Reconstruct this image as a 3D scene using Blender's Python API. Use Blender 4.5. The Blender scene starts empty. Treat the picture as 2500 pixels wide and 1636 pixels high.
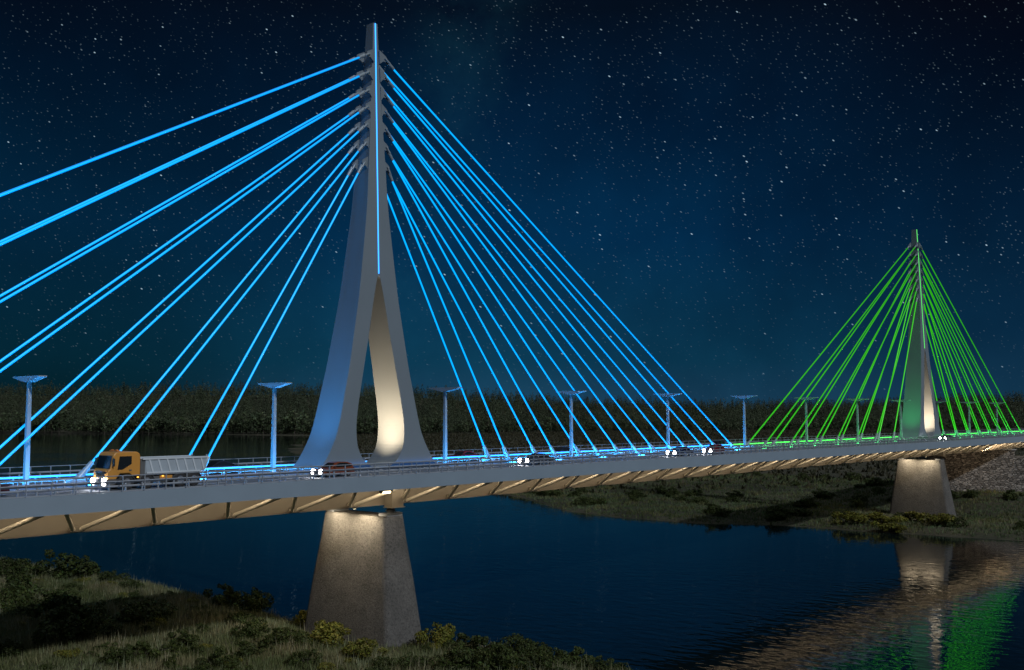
import bpy, math, random
import numpy as np
from mathutils import Vector, Matrix
random.seed(7); RNG = np.random.default_rng(11)
SC = bpy.context.scene
COL = SC.collection
PI = math.pi

# ------------------------------------------------------------------ helpers
class MB:
    """collects shapes, then links them as ONE mesh object"""
    def __init__(s): s.v = []; s.f = []; s.sm = []
    def add(s, vs, fs, smooth=False):
        b = len(s.v); s.v += [tuple(q) for q in vs]
        for f in fs: s.f.append([b+i for i in f]); s.sm.append(smooth)
        return s
    def box(s, x0, x1, y0, y1, z0, z1):
        return s.add([(x0,y0,z0),(x1,y0,z0),(x1,y1,z0),(x0,y1,z0),(x0,y0,z1),(x1,y0,z1),(x1,y1,z1),(x0,y1,z1)],
              [(0,3,2,1),(4,5,6,7),(0,1,5,4),(1,2,6,5),(2,3,7,6),(3,0,4,7)])
    def cbox(s, c, d):
        return s.box(c[0]-d[0]/2,c[0]+d[0]/2,c[1]-d[1]/2,c[1]+d[1]/2,c[2]-d[2]/2,c[2]+d[2]/2)
    def tube(s, p0, p1, r0, r1=None, n=8, cap=True, rot=0.0, up=None):
        r1 = r0 if r1 is None else r1
        p0 = Vector(p0); p1 = Vector(p1); d = (p1-p0).normalized()
        u = Vector(up) if up else (Vector((0,0,1)) if abs(d.z) < .95 else Vector((1,0,0)))
        a = d.cross(u).normalized(); b = a.cross(d).normalized()
        vs = []
        for p, r in ((p0,r0),(p1,r1)):
            for k in range(n):
                t = 2*PI*k/n+rot; vs.append(p+(a*math.cos(t)+b*math.sin(t))*r)
        s.add(vs, [(k,(k+1)%n,n+(k+1)%n,n+k) for k in range(n)], n > 6)
        if cap: s.add(vs[:n], [tuple(range(n))[::-1]]); s.add(vs[n:], [tuple(range(n))])
        return s
    def path(s, pts, r, n=6):
        for a, b in zip(pts[:-1], pts[1:]): s.tube(a, b, r, r, n)
        return s
    def prism(s, poly, axis, a, b):
        """polygon in the plane normal to axis, extruded from a to b; axis 'x': (y,z), 'y': (x,z), 'z': (x,y)"""
        def P(q, t):
            return {'x':(t,q[0],q[1]), 'y':(q[0],t,q[1]), 'z':(q[0],q[1],t)}[axis]
        n = len(poly); vs = [P(q,a) for q in poly]+[P(q,b) for q in poly]
        return s.add(vs, [tuple(range(n)), tuple(range(n,2*n))[::-1]]+[(k,n+k,n+(k+1)%n,(k+1)%n) for k in range(n)])
    def disc(s, c, axis, r0, r1, th, n=20):
        """ring / wheel about axis y: r0 inner radius (0 = solid)"""
        c = Vector(c)
        return s.tube(c-Vector((0,th/2,0)), c+Vector((0,th/2,0)), r1, r1, n)
    def build(s, name, mat, parent=None, fix=True):
        me = bpy.data.meshes.new(name); me.from_pydata(s.v, [], s.f)
        me.polygons.foreach_set('use_smooth', s.sm)
        if fix:
            import bmesh
            bm = bmesh.new(); bm.from_mesh(me)
            bmesh.ops.recalc_face_normals(bm, faces=bm.faces); bm.to_mesh(me); bm.free()
        me.materials.append(mat); me.update()
        return link(name, me, parent)

def link(name, me, parent=None):
    o = bpy.data.objects.new(name, me); COL.objects.link(o)
    if parent is not None: o.parent = parent
    return o
def tag(o, label=None, cat=None, group=None, kind=None):
    if label: o['label'] = label
    if cat: o['category'] = cat
    if group: o['group'] = group
    if kind: o['kind'] = kind
    return o
def thing(name, label, cat, loc=(0,0,0), rz=0, group=None):
    o = bpy.data.objects.new(name, None); COL.objects.link(o)
    o.empty_display_size = .5; o.location = loc; o.rotation_euler = (0,0,rz)
    return tag(o, label, cat, group)
def kids(o): return [c for c in bpy.data.objects if c.parent == o]
def dup(o, loc=None, rz=None, scale=None, label=None, group=None, children=None):
    r = o.copy(); COL.objects.link(r)
    if loc is not None: r.location = loc
    if rz is not None: r.rotation_euler = (0,0,rz)
    if scale is not None: r.scale = scale
    if label: r['label'] = label
    if group: r['group'] = group
    for ch, subs in children:
        c = ch.copy(); COL.objects.link(c); c.parent = r
        for g in subs:
            d = g.copy(); COL.objects.link(d); d.parent = c
    return r
def tree_of(o): return [(c, kids(c)) for c in kids(o)]

# ------------------------------------------------------------------ camera (solved from the photograph)
CAM = Vector((-46.513, -105.062, 7.555)); YAW, PITCH, FPX = .857264, .076574, 2497.6
FWD = Vector((math.sin(YAW)*math.cos(PITCH), math.cos(YAW)*math.cos(PITCH), math.sin(PITCH)))
cam = bpy.data.cameras.new('camera'); cam.sensor_width = 36; cam.lens = FPX/2500*36
cam.clip_start = .5; cam.clip_end = 20000
co = bpy.data.objects.new('camera', cam); COL.objects.link(co)
co.location = CAM; co.rotation_euler = FWD.to_track_quat('-Z','Y').to_euler(); SC.camera = co
RIGHT = Vector((math.cos(YAW), -math.sin(YAW), 0)); UPV = RIGHT.cross(FWD)
def project(P):
    """world points -> picture coordinates (-1..1 about the centre); only used to leave out what the photo cannot see"""
    d = np.asarray(P, float)-np.array(CAM)
    z = d@np.array(FWD); z = np.where(z < 1, 1, z)
    return d@np.array(RIGHT)/z*FPX/1250, d@np.array(UPV)/z*FPX/818, z
def at_ground(u, v, z):
    """pixel of the 2500 px photograph -> world point at height z (measuring aid for layout)"""
    d = FWD+RIGHT*((u-1250)/FPX)-UPV*((v-818)/FPX); t = (z-CAM.z)/d.z
    return CAM+d*t

def at_dir(u, v): return (FWD+RIGHT*((u-1250)/FPX)-UPV*((v-818)/FPX)).normalized()

# ------------------------------------------------------------------ materials
def mat(name):
    m = bpy.data.materials.new(name); m.use_nodes = True
    nt = m.node_tree; b = nt.nodes['Principled BSDF']
    return m, nt, b
def N(nt, typ, **kw):
    n = nt.nodes.new(typ)
    for k, v in kw.items():
        if hasattr(n, k) and not k.startswith('i_'): setattr(n, k, v)
    return n
def noise(nt, scale, detail=4, rough=.55, coord='Object', vec=None):
    n = N(nt, 'ShaderNodeTexNoise'); n.inputs['Scale'].default_value = scale
    n.inputs['Detail'].default_value = detail; n.inputs['Roughness'].default_value = rough
    if vec is None:
        tc = N(nt, 'ShaderNodeTexCoord'); vec = tc.outputs[coord]
    nt.links.new(vec, n.inputs['Vector']); return n
def ramp(nt, fac, stops):
    r = N(nt, 'ShaderNodeValToRGB'); e = r.color_ramp.elements
    while len(e) < len(stops): e.new(.5)
    for el, (p, c) in zip(e, stops): el.position = p; el.color = (*c, 1) if len(c) == 3 else c
    nt.links.new(fac, r.inputs['Fac']); return r
def mixc(nt, fac, a, b, mode='MIX'):
    m = N(nt, 'ShaderNodeMix'); m.data_type = 'RGBA'; m.blend_type = mode
    for sock, val in ((m.inputs[0],fac),(m.inputs[6],a),(m.inputs[7],b)):
        if isinstance(val, (int,float)): sock.default_value = val
        elif isinstance(val, tuple): sock.default_value = (*val, 1) if len(val) == 3 else val
        else: nt.links.new(val, sock)
    return m.outputs[2]
def mth(nt, op, a, b=None, c=None):
    m = N(nt, 'ShaderNodeMath'); m.operation = op
    for i, v in enumerate((a,b,c)):
        if v is None: continue
        if isinstance(v, (int,float)): m.inputs[i].default_value = v
        else: nt.links.new(v, m.inputs[i])
    return m.outputs[0]
def bump(nt, b, h, strength, dist):
    n = N(nt, 'ShaderNodeBump'); n.inputs['Strength'].default_value = strength; n.inputs['Distance'].default_value = dist
    nt.links.new(h, n.inputs['Height']); nt.links.new(n.outputs['Normal'], b.inputs['Normal'])
def paint(name, c, rough=.5, metal=0, var=.12, scale=.6, spec=.5):
    m, nt, b = mat(name)
    n = noise(nt, scale, 5)
    r = ramp(nt, n.outputs['Fac'], [(.3, tuple(x*(1-var) for x in c)), (.7, tuple(min(1,x*(1+var)) for x in c))])
    nt.links.new(r.outputs[0], b.inputs['Base Color'])
    b.inputs['Roughness'].default_value = rough; b.inputs['Metallic'].default_value = metal
    b.inputs['Specular IOR Level'].default_value = spec
    return m
def glow(name, c, s):
    m, nt, b = mat(name)
    b.inputs['Base Color'].default_value = (*[min(1,x*.5) for x in c],1)
    b.inputs['Emission Color'].default_value = (*c,1); b.inputs['Emission Strength'].default_value = s
    b.inputs['Roughness'].default_value = .3
    m.cycles.emission_sampling = 'AUTO'
    return m

M = {}
M['pylon'] = paint('pylon_paint', (.140,.178,.215), .55, 0, .05, .12)
M['fascia'] = paint('fascia_paint', (.19,.25,.315), .5, 0, .05, .25)
M['web'] = paint('girder_paint', (.31,.28,.235), .6, 0, .08, .3)
M['strut'] = paint('strut_paint', (.86,.80,.68), .3, .1, .06, .5)
M['rail'] = paint('galvanised_steel', (.30,.34,.40), .4, .35, .1, 2)
M['socket'] = paint('socket_steel', (.25,.30,.34), .4, .2, .08, 1)
M['lamp'] = paint('lamp_paint', (.27,.33,.39), .45, .1, .06, .5)
M['dark'] = paint('dark_rubber', (.018,.018,.02), .7, 0, .2, 2)
M['orange'] = paint('orange_truck_paint', (.50,.235,.045), .45, 0, .06, 1)
M['tipper'] = paint('tipper_steel', (.34,.40,.46), .45, .1, .08, .8)
M['tipper_rib'] = paint('tipper_rib_steel', (.52,.58,.64), .45, .1, .06, .8)
M['chassis'] = paint('chassis_grey', (.09,.095,.10), .6, 0, .15, 1)
M['rim'] = paint('wheel_rim_metal', (.55,.57,.6), .25, .8, .1, 3)
M['glass'] = paint('dark_glass', (.01,.014,.018), .06, 0, .1, 1)
M['amber'] = glow('amber_marker', (1,.45,.06), 2.5)
M['head'] = glow('headlamp_white', (1,.98,1), 45)
M['tail'] = paint('tail_lamp_red', (.35,.01,.01), .3)
def strand_glow(name, core, edge, s):  # core and halo falloff painted into the emission colour by view angle
    """lit cable with painted glow falloff: brightest through its middle, dimmer at the limb"""
    m, nt, b = mat(name)
    lw = N(nt,'ShaderNodeLayerWeight'); lw.inputs['Blend'].default_value = .5
    c = ramp(nt, lw.outputs['Facing'], [(.15,core),(.75,edge)])
    nt.links.new(c.outputs[0], b.inputs['Emission Color']); b.inputs['Emission Strength'].default_value = s
    b.inputs['Base Color'].default_value = (*[x*.4 for x in core],1); b.inputs['Roughness'].default_value = .35
    return m
M['cable_blue'] = strand_glow('cable_blue_led', (.0,.46,1), (.0,.07,.55), 1.1)
M['cable_green'] = strand_glow('cable_green_led', (.05,.66,.01), (.0,.13,.0), .78)
M['led_blue'] = glow('led_strip_blue', (.03,.30,1), 2.6)
M['led_green'] = glow('led_strip_green', (.10,1,.12), 1.6)
M['warm'] = glow('flood_lens_warm', (1,.80,.45), 5)

def concrete():
    m, nt, b = mat('pier_concrete')
    n1 = noise(nt, 3.6, 9, .75); n2 = noise(nt, .35, 4); v = N(nt,'ShaderNodeTexVoronoi'); v.inputs['Scale'].default_value = 3.0
    tc = N(nt,'ShaderNodeTexCoord'); nt.links.new(tc.outputs['Object'], v.inputs['Vector'])
    r = ramp(nt, n1.outputs['Fac'], [(.33,(.022,.022,.022)),(.46,(.088,.087,.085)),(.72,(.150,.147,.142))])
    r2 = ramp(nt, n2.outputs['Fac'], [(.35,(.72,.72,.72)),(.65,(1,1,1))])
    c = mixc(nt, 1.0, r.outputs[0], r2.outputs[0], 'MULTIPLY')
    pits = ramp(nt, v.outputs['Distance'], [(.05,(.25,.25,.25)),(.22,(1,1,1))])
    c = mixc(nt, .8, c, pits.outputs[0], 'MULTIPLY')
    nt.links.new(c, b.inputs['Base Color']); b.inputs['Roughness'].default_value = .9
    h = mth(nt, 'ADD', n1.outputs['Fac'], mth(nt,'MULTIPLY', pits.outputs[0], .6))
    bump(nt, b, h, .8, .15); return m
M['concrete'] = concrete()
def roadmat():
    m, nt, b = mat('road_asphalt')
    n1 = noise(nt, 6, 6); n2 = noise(nt, .15, 3)
    r = ramp(nt, n1.outputs['Fac'], [(.3,(.10,.115,.14)),(.7,(.17,.19,.22))])
    r2 = ramp(nt, n2.outputs['Fac'], [(.35,(.8,.8,.8)),(.65,(1,1,1))])
    nt.links.new(mixc(nt,1.0,r.outputs[0],r2.outputs[0],'MULTIPLY'), b.inputs['Base Color'])
    b.inputs['Roughness'].default_value = .75; bump(nt, b, n1.outputs['Fac'], .3, .02); return m
M['road'] = roadmat()
M['median'] = paint('median_concrete', (.26,.29,.33), .8, 0, .15, .8)
M['marking'] = paint('road_marking_white', (.62,.64,.66), .7, 0, .1, 3)
def stone():
    m, nt, b = mat('rubble_stone')
    tc = N(nt,'ShaderNodeTexCoord'); mp = N(nt,'ShaderNodeMapping'); mp.inputs['Scale'].default_value = (.95,.95,2.1)
    nt.links.new(tc.outputs['Object'], mp.inputs['Vector'])
    ns = noise(nt, 1.2, 3, .6); 
    add = N(nt,'ShaderNodeVectorMath'); add.operation = 'MULTIPLY_ADD'
    nt.links.new(ns.outputs['Color'], add.inputs[0]); add.inputs[1].default_value = (1.1,1.1,.7); nt.links.new(mp.outputs[0], add.inputs[2])
    v1 = N(nt,'ShaderNodeTexVoronoi'); v1.feature = 'DISTANCE_TO_EDGE'; v1.inputs['Scale'].default_value = .8
    v2 = N(nt,'ShaderNodeTexVoronoi'); v2.inputs['Scale'].default_value = .8
    for v in (v1,v2): nt.links.new(add.outputs[0], v.inputs['Vector'])
    sep = N(nt,'ShaderNodeSeparateColor'); nt.links.new(v2.outputs['Color'], sep.inputs[0])
    c = ramp(nt, sep.outputs[0], [(0,(.095,.092,.088)),(.5,(.20,.195,.19)),(1,(.36,.355,.345))])
    j = ramp(nt, v1.outputs['Distance'], [(.02,(.12,.12,.12)),(.11,(1,1,1))])
    n3 = noise(nt, 4, 5)
    r3 = ramp(nt, n3.outputs['Fac'], [(.3,(.6,.6,.6)),(.7,(1.0,1.0,1.0))])
    cc = mixc(nt,1.0,mixc(nt,1.0,c.outputs[0],j.outputs[0],'MULTIPLY'),r3.outputs[0],'MULTIPLY')
    nt.links.new(cc, b.inputs['Base Color']); b.inputs['Roughness'].default_value = .9
    h = mth(nt,'ADD',mth(nt,'MINIMUM',v1.outputs['Distance'],.18),mth(nt,'MULTIPLY',sep.outputs[1],.12))
    bump(nt, b, h, 1.0, 1.1); return m
M['stone'] = stone()
def watermat():
    m, nt, b = mat('river_water')
    b.inputs['Base Color'].default_value = (.002,.007,.010,1); b.inputs['Roughness'].default_value = .018
    b.inputs['IOR'].default_value = 1.333
    tc = N(nt,'ShaderNodeTexCoord'); mp = N(nt,'ShaderNodeMapping'); mp.inputs['Rotation'].default_value = (0,0,.75); mp.inputs['Scale'].default_value = (1,.55,1)
    nt.links.new(tc.outputs['Object'], mp.inputs['Vector'])
    a = noise(nt, .62, 1.6, .5, vec=mp.outputs[0]); c = noise(nt, .22, 3, .5, vec=mp.outputs[0])
    big = noise(nt, .012, 3, .5)
    amp = ramp(nt, big.outputs['Fac'], [(.38,(.25,.25,.25)),(.62,(1,1,1))])
    h = mth(nt,'ADD',mth(nt,'MULTIPLY',a.outputs['Fac'],.50),mth(nt,'MULTIPLY',c.outputs['Fac'],.20))
    bump(nt, b, mth(nt,'MULTIPLY',h,amp.outputs[0]), .17, 1.0)
    return m
M['water'] = watermat()
def groundmat():
    m, nt, b = mat('bank_soil_and_turf')
    a = noise(nt, .06, 5, .6); c = noise(nt, .9, 6, .65)
    r = ramp(nt, a.outputs['Fac'], [(.3,(.020,.024,.012)),(.5,(.045,.046,.024)),(.7,(.075,.068,.040))])
    r2 = ramp(nt, c.outputs['Fac'], [(.3,(.45,.45,.45)),(.7,(1,1,1))])
    nt.links.new(mixc(nt,1.0,r.outputs[0],r2.outputs[0],'MULTIPLY'), b.inputs['Base Color'])
    b.inputs['Roughness'].default_value = .95; bump(nt, b, c.outputs['Fac'], .7, .6); return m
M['ground'] = groundmat()
def leafmat(name, c, var=.5, transl=.15):
    """tint comes per leaf/blade from the mesh attribute 'tint' (a real colour difference between leaves)"""
    m, nt, b = mat(name)
    at = N(nt,'ShaderNodeAttribute'); at.attribute_name = 'tint'
    oi = N(nt,'ShaderNodeObjectInfo')
    col = mixc(nt, 1.0, c, at.outputs['Color'], 'MULTIPLY')
    r = ramp(nt, oi.outputs['Random'], [(0,(1-var*.5,1-var*.45,1-var*.5)),(1,(1+var*.3,1+var*.25,1+var*.2))])
    col = mixc(nt, 1.0, col, r.outputs[0], 'MULTIPLY')
    nt.links.new(col, b.inputs['Base Color']); b.inputs['Roughness'].default_value = .65
    b.inputs['Specular IOR Level'].default_value = .25
    if transl:
        out = nt.nodes['Material Output']; t = N(nt,'ShaderNodeBsdfTranslucent'); nt.links.new(col, t.inputs[0])
        mx = N(nt,'ShaderNodeMixShader'); mx.inputs[0].default_value = transl
        nt.links.new(b.outputs[0], mx.inputs[1]); nt.links.new(t.outputs[0], mx.inputs[2]); nt.links.new(mx.outputs[0], out.inputs[0])
    return m
M['grass'] = leafmat('meadow_grass', (1,1,1), 0, .2)
M['shrub_dark'] = leafmat('dark_green_leaves', (.040,.056,.014), .5)
M['shrub_yellow'] = leafmat('yellow_green_leaves', (.115,.118,.018), .3)
M['tree'] = leafmat('dark_forest_leaves', (.056,.078,.040), .5, .05)
M['forest'] = leafmat('forest_mass_leaves', (1,1,1), 0, .05)
M['bark'] = paint('bark', (.05,.042,.035), .9, 0, .3, 2)

# ------------------------------------------------------------------ sky (night, real emitting stars) and moonlight
MD = Vector((-.16,-.82,.52)).normalized()
def make_world():
    w = bpy.data.worlds.new('World'); SC.world = w; w.use_nodes = True
    nt = w.node_tree; bg = nt.nodes['Background']
    tc = N(nt,'ShaderNodeTexCoord'); D = tc.outputs['Generated']
    def dot(v, vec=D):
        n = N(nt,'ShaderNodeVectorMath'); n.operation = 'DOT_PRODUCT'; nt.links.new(vec, n.inputs[0]); n.inputs[1].default_value = v; return n.outputs['Value']
    elev = dot((0,0,1)); rt = dot(tuple(RIGHT))
    e = mth(nt,'MULTIPLY',elev,2.4)
    mid = ramp(nt, e, [(0,(.013,.058,.118)),(.12,(.004,.046,.096)),(.40,(.001,.027,.080)),(.66,(.0006,.0125,.040)),(.90,(.0004,.0038,.012))])
    lef = ramp(nt, e, [(0,(.0010,.012,.017)),(.12,(.001,.016,.030)),(.42,(.0006,.014,.038)),(.72,(.0003,.0062,.019)),(.90,(.0004,.0028,.0095))])
    rig = ramp(nt, e, [(0,(.006,.033,.072)),(.18,(.002,.018,.047)),(.45,(.0008,.0092,.028)),(.72,(.0005,.0028,.009)),(.90,(.0010,.0010,.0032))])
    fl = N(nt,'ShaderNodeMapRange'); fl.interpolation_type = 'SMOOTHSTEP'; nt.links.new(rt, fl.inputs[0])
    fl.inputs[1].default_value = -.06; fl.inputs[2].default_value = -.40
    fr = N(nt,'ShaderNodeMapRange'); fr.interpolation_type = 'SMOOTHSTEP'; nt.links.new(rt, fr.inputs[0])
    fr.inputs[1].default_value = .14; fr.inputs[2].default_value = .46
    base = mixc(nt, fr.outputs[0], mixc(nt, fl.outputs[0], mid.outputs[0], lef.outputs[0]), rig.outputs[0])
    cl = noise(nt, 3.2, 5, .6, vec=D)
    clr = ramp(nt, cl.outputs['Fac'], [(.32,(.72,.70,.70)),(.68,(1.35,1.32,1.25))])
    base = mixc(nt, 1.0, base, clr.outputs[0], 'MULTIPLY')
    # faint milky way: a broad ragged band round a great circle
    pa, pb = (at_dir(1150,60), at_dir(960,760)); nrm = pa.cross(pb).normalized()
    bd = mth(nt,'ABSOLUTE',dot(tuple(nrm)))
    bm_ = N(nt,'ShaderNodeMapRange'); bm_.interpolation_type = 'SMOOTHSTEP'; nt.links.new(bd, bm_.inputs[0]); bm_.inputs[1].default_value = .075; bm_.inputs[2].default_value = .0
    mn = noise(nt, 14, 6, .65, vec=D); mr_ = ramp(nt, mn.outputs['Fac'], [(.42,(0,0,0)),(.72,(1,1,1))])
    mv = N(nt,'ShaderNodeVectorMath'); mv.operation = 'SCALE'; mv.inputs[0].default_value = (.002,.011,.015); nt.links.new(mth(nt,'MULTIPLY',bm_.outputs[0],mr_.outputs[0]), mv.inputs['Scale'])
    base = mixc(nt, 1.0, base, mv.outputs[0], 'ADD')
    # stars: feature points of a 3D cell pattern that happen to touch the unit sphere
    a = (RIGHT*.86-UPV*.5)
    def layer(scale, r, gain, power, stretch=.5, off=0.):
        da = dot(tuple(a)); sc = N(nt,'ShaderNodeVectorMath'); sc.operation = 'SCALE'; sc.inputs[0].default_value = tuple(a*(-stretch)); nt.links.new(da, sc.inputs['Scale'])
        ad = N(nt,'ShaderNodeVectorMath'); ad.operation = 'ADD'; nt.links.new(D, ad.inputs[0]); nt.links.new(sc.outputs[0], ad.inputs[1])
        o2 = N(nt,'ShaderNodeVectorMath'); o2.operation = 'ADD'; nt.links.new(ad.outputs[0], o2.inputs[0]); o2.inputs[1].default_value = (off,off*.7,off*1.3)
        v = N(nt,'ShaderNodeTexVoronoi'); v.inputs['Scale'].default_value = scale; nt.links.new(o2.outputs[0], v.inputs['Vector'])
        mr = N(nt,'ShaderNodeMapRange'); mr.interpolation_type = 'SMOOTHSTEP'; nt.links.new(v.outputs['Distance'], mr.inputs[0])
        mr.inputs[1].default_value = r; mr.inputs[2].default_value = r*.25
        sp = N(nt,'ShaderNodeSeparateColor'); nt.links.new(v.outputs['Color'], sp.inputs[0])
        return mth(nt,'MULTIPLY',mth(nt,'MULTIPLY',mr.outputs[0],mth(nt,'POWER',sp.outputs[0],power)),gain)
    s1 = layer(185,.125,.85,4.8,.60); s2 = layer(48,.042,.60,2.5,.5,3.1); s3 = layer(380,.23,.14,1.8,.5,1.7)
    st = mth(nt,'ADD',mth(nt,'ADD',s1,s2),s3)
    fade = N(nt,'ShaderNodeMapRange'); nt.links.new(elev, fade.inputs[0]); fade.inputs[1].default_value = .02; fade.inputs[2].default_value = .16
    fade.inputs[3].default_value = .25
    st = mth(nt,'MULTIPLY',st,fade.outputs[0])
    star = mixc(nt, 1.0, (.62,.85,.95), N(nt,'ShaderNodeCombineColor').outputs[0], 'MIX')
    sv = N(nt,'ShaderNodeVectorMath'); sv.operation = 'SCALE'; sv.inputs[0].default_value = (.62,.86,1.0); nt.links.new(st, sv.inputs['Scale'])
    tot = mixc(nt, 1.0, base, sv.outputs[0], 'ADD')
    # added fill glow in the sky round the moon, behind the camera
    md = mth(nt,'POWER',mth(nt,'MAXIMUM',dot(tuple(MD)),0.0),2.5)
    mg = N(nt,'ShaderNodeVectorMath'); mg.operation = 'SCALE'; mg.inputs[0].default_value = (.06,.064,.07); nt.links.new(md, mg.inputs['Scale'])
    zen = mth(nt,'POWER',mth(nt,'MAXIMUM',elev,0.0),6.5)   # added overhead glow, far above the frame, lifts the shadowed ground
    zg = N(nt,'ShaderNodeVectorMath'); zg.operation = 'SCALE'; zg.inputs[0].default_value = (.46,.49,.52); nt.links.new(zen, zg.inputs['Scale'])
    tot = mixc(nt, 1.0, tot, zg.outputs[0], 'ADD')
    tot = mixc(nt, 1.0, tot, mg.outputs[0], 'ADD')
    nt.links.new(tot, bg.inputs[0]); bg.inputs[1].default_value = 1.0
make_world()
moon = bpy.data.lights.new('moon', 'SUN'); moon.energy = 1.7; moon.angle = math.radians(1.6); moon.color = (.94,.97,1.0)
mo = bpy.data.objects.new('moon', moon); COL.objects.link(mo)
mo.rotation_euler = MD.to_track_quat('Z','Y').to_euler(); mo.location = (0,-200,200)

# ------------------------------------------------------------------ the banks, the river
WZ = -22.5
def lut(pairs): a = np.array(pairs, float); return lambda t: np.interp(t, a[:,0], a[:,1])
XL = lut([(-2000,80),(-200,56),(-45,51),(-26,53),(-6,47),(18,46.5),(40,49.5),(60,49.5),(80,46.5),(130,45),(300,40),(1000,-20),(3000,-400),(9000,-1500)])
XR = lut([(-2000,330),(-200,235),(-37,217),(-10,213),(23,211),(42,201),(65,199),(90,205),(129,232),(330,330),(490,410),(545,440),(640,500),(760,620),(900,775),(1000,830),(1100,800),(1318,752),(1519,668),(2000,450),(3000,100),(9000,-900)])
HAZ = lut([(-.6,1900),(-.46,1790),(-.36,1640),(-.22,1470),(-.12,1440),(-.05,1500),(.04,1600),(.17,1770),(.30,1900),(.40,1980),(.6,2200)])   # distance to the forest foot by bearing from the view axis
HTOP = lut([(-.6,48),(-.46,48),(-.2,46),(-.1,42),(-.03,34),(.1,20),(.2,17),(.28,20),(.36,28),(.42,34),(.5,40),(.6,42)])
def bearing(X, Y):
    ex = X-CAM.x; ey = Y-CAM.y
    f = ex*math.sin(YAW)+ey*math.cos(YAW); r = ex*math.cos(YAW)-ey*math.sin(YAW)
    return np.arctan2(r, f), np.hypot(ex, ey)
def smooth(t): t = np.clip(t,0,1); return t*t*(3-2*t)
def vnoise(X, Y, s, seed=0):
    r = np.random.default_rng(seed); out = 0
    for k in range(5):
        a = r.uniform(0,2*PI); ph = r.uniform(0,2*PI,2); w = s*(1.0+.55*k)
        out = out+np.sin((X*math.cos(a)+Y*math.sin(a))*w+ph[0])*np.sin((-X*math.sin(a)+Y*math.cos(a))*w*.8+ph[1])/(1+.4*k)
    return out/2.2
def ground_z(X, Y):
    X = np.asarray(X, float); Y = np.asarray(Y, float)
    wob = vnoise(X,Y,.16,3)*1.6
    sl = XL(Y)-X+wob; sr = X-XR(Y)+wob
    zl = WZ+np.where(sl > 0, 1.1*(1-np.exp(-sl/5))+np.minimum(sl,200)*.02, np.maximum(sl*.18,-3))
    zr = WZ+np.where(sr > 0, .9*(1-np.exp(-sr/6)), np.maximum(sr*.15,-3))
    z = np.maximum(zl, zr)
    near = 1-smooth((Y-90)/140)
    z = z+np.where(sr > 0, near*3.6*smooth((X-262)/50), 0)
    th, dd = bearing(X, Y)
    e = dd-HAZ(th)
    hill = np.where((e > 0) & (np.abs(th) < .9), (HTOP(th)+21.5)*smooth(np.clip(e,0,620)/620*.5)*2, 0)
    z = z+np.where(sr > 0, hill, 0)
    z = z+np.where((sl > 2) | (sr > 2), vnoise(X,Y,.35,5)*.22+vnoise(X,Y,.09,6)*.35, 0)
    return z
def grid_axis(lo, hi, c0, c1, step, grow=1.16):
    a = list(np.arange(c0, c1+.1, step)); s = step
    while a[-1] < hi: s = min(s*grow, 120); a.append(a[-1]+s)
    s = step; b = [c0]
    while b[-1] > lo: s = min(s*grow, 120); b.append(b[-1]-s)
    return np.array(b[:0:-1]+a)
gx = grid_axis(-3000, 7000, -40, 345, 2.6); gy = grid_axis(-3000, 7000, -60, 175, 2.8)
GX, GY = np.meshgrid(gx, gy); GZ = ground_z(GX, GY)
def np_mesh(name, V, F, mat_, tint=None, smooth_=False, parent=None):
    """V (n,3) F (m,k) -> one mesh object, tint per vertex"""
    me = bpy.data.meshes.new(name); n, (m, k) = len(V), F.shape
    me.vertices.add(n); me.vertices.foreach_set('co', np.ascontiguousarray(V, np.float32).ravel())
    me.loops.add(m*k); me.loops.foreach_set('vertex_index', np.ascontiguousarray(F, np.int32).ravel())
    me.polygons.add(m); me.polygons.foreach_set('loop_start', np.arange(0,m*k,k,dtype=np.int32))
    if smooth_: me.polygons.foreach_set('use_smooth', np.ones(m,bool))
    if tint is not None:
        at = me.attributes.new('tint','FLOAT_COLOR','POINT')
        at.data.foreach_set('color', np.ascontiguousarray(np.c_[tint, np.ones(n)], np.float32).ravel())
    me.update(calc_edges=True); me.validate(); me.materials.append(mat_)
    return link(name, me, parent)
nx, ny = len(gx), len(gy)
ii = np.arange(nx*ny).reshape(ny,nx)
F = np.stack([ii[:-1,:-1],ii[:-1,1:],ii[1:,1:],ii[1:,:-1]],-1).reshape(-1,4)
tag(np_mesh('ground', np.c_[GX.ravel(),GY.ravel(),GZ.ravel()], F, M['ground'], None, True), kind='structure')
wv = MB(); wv.add([(-3000,-3000,WZ),(7000,-3000,WZ),(7000,7000,WZ),(-3000,7000,WZ)],[(0,1,2,3)])
tag(wv.build('river', M['water']), kind='structure')

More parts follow.
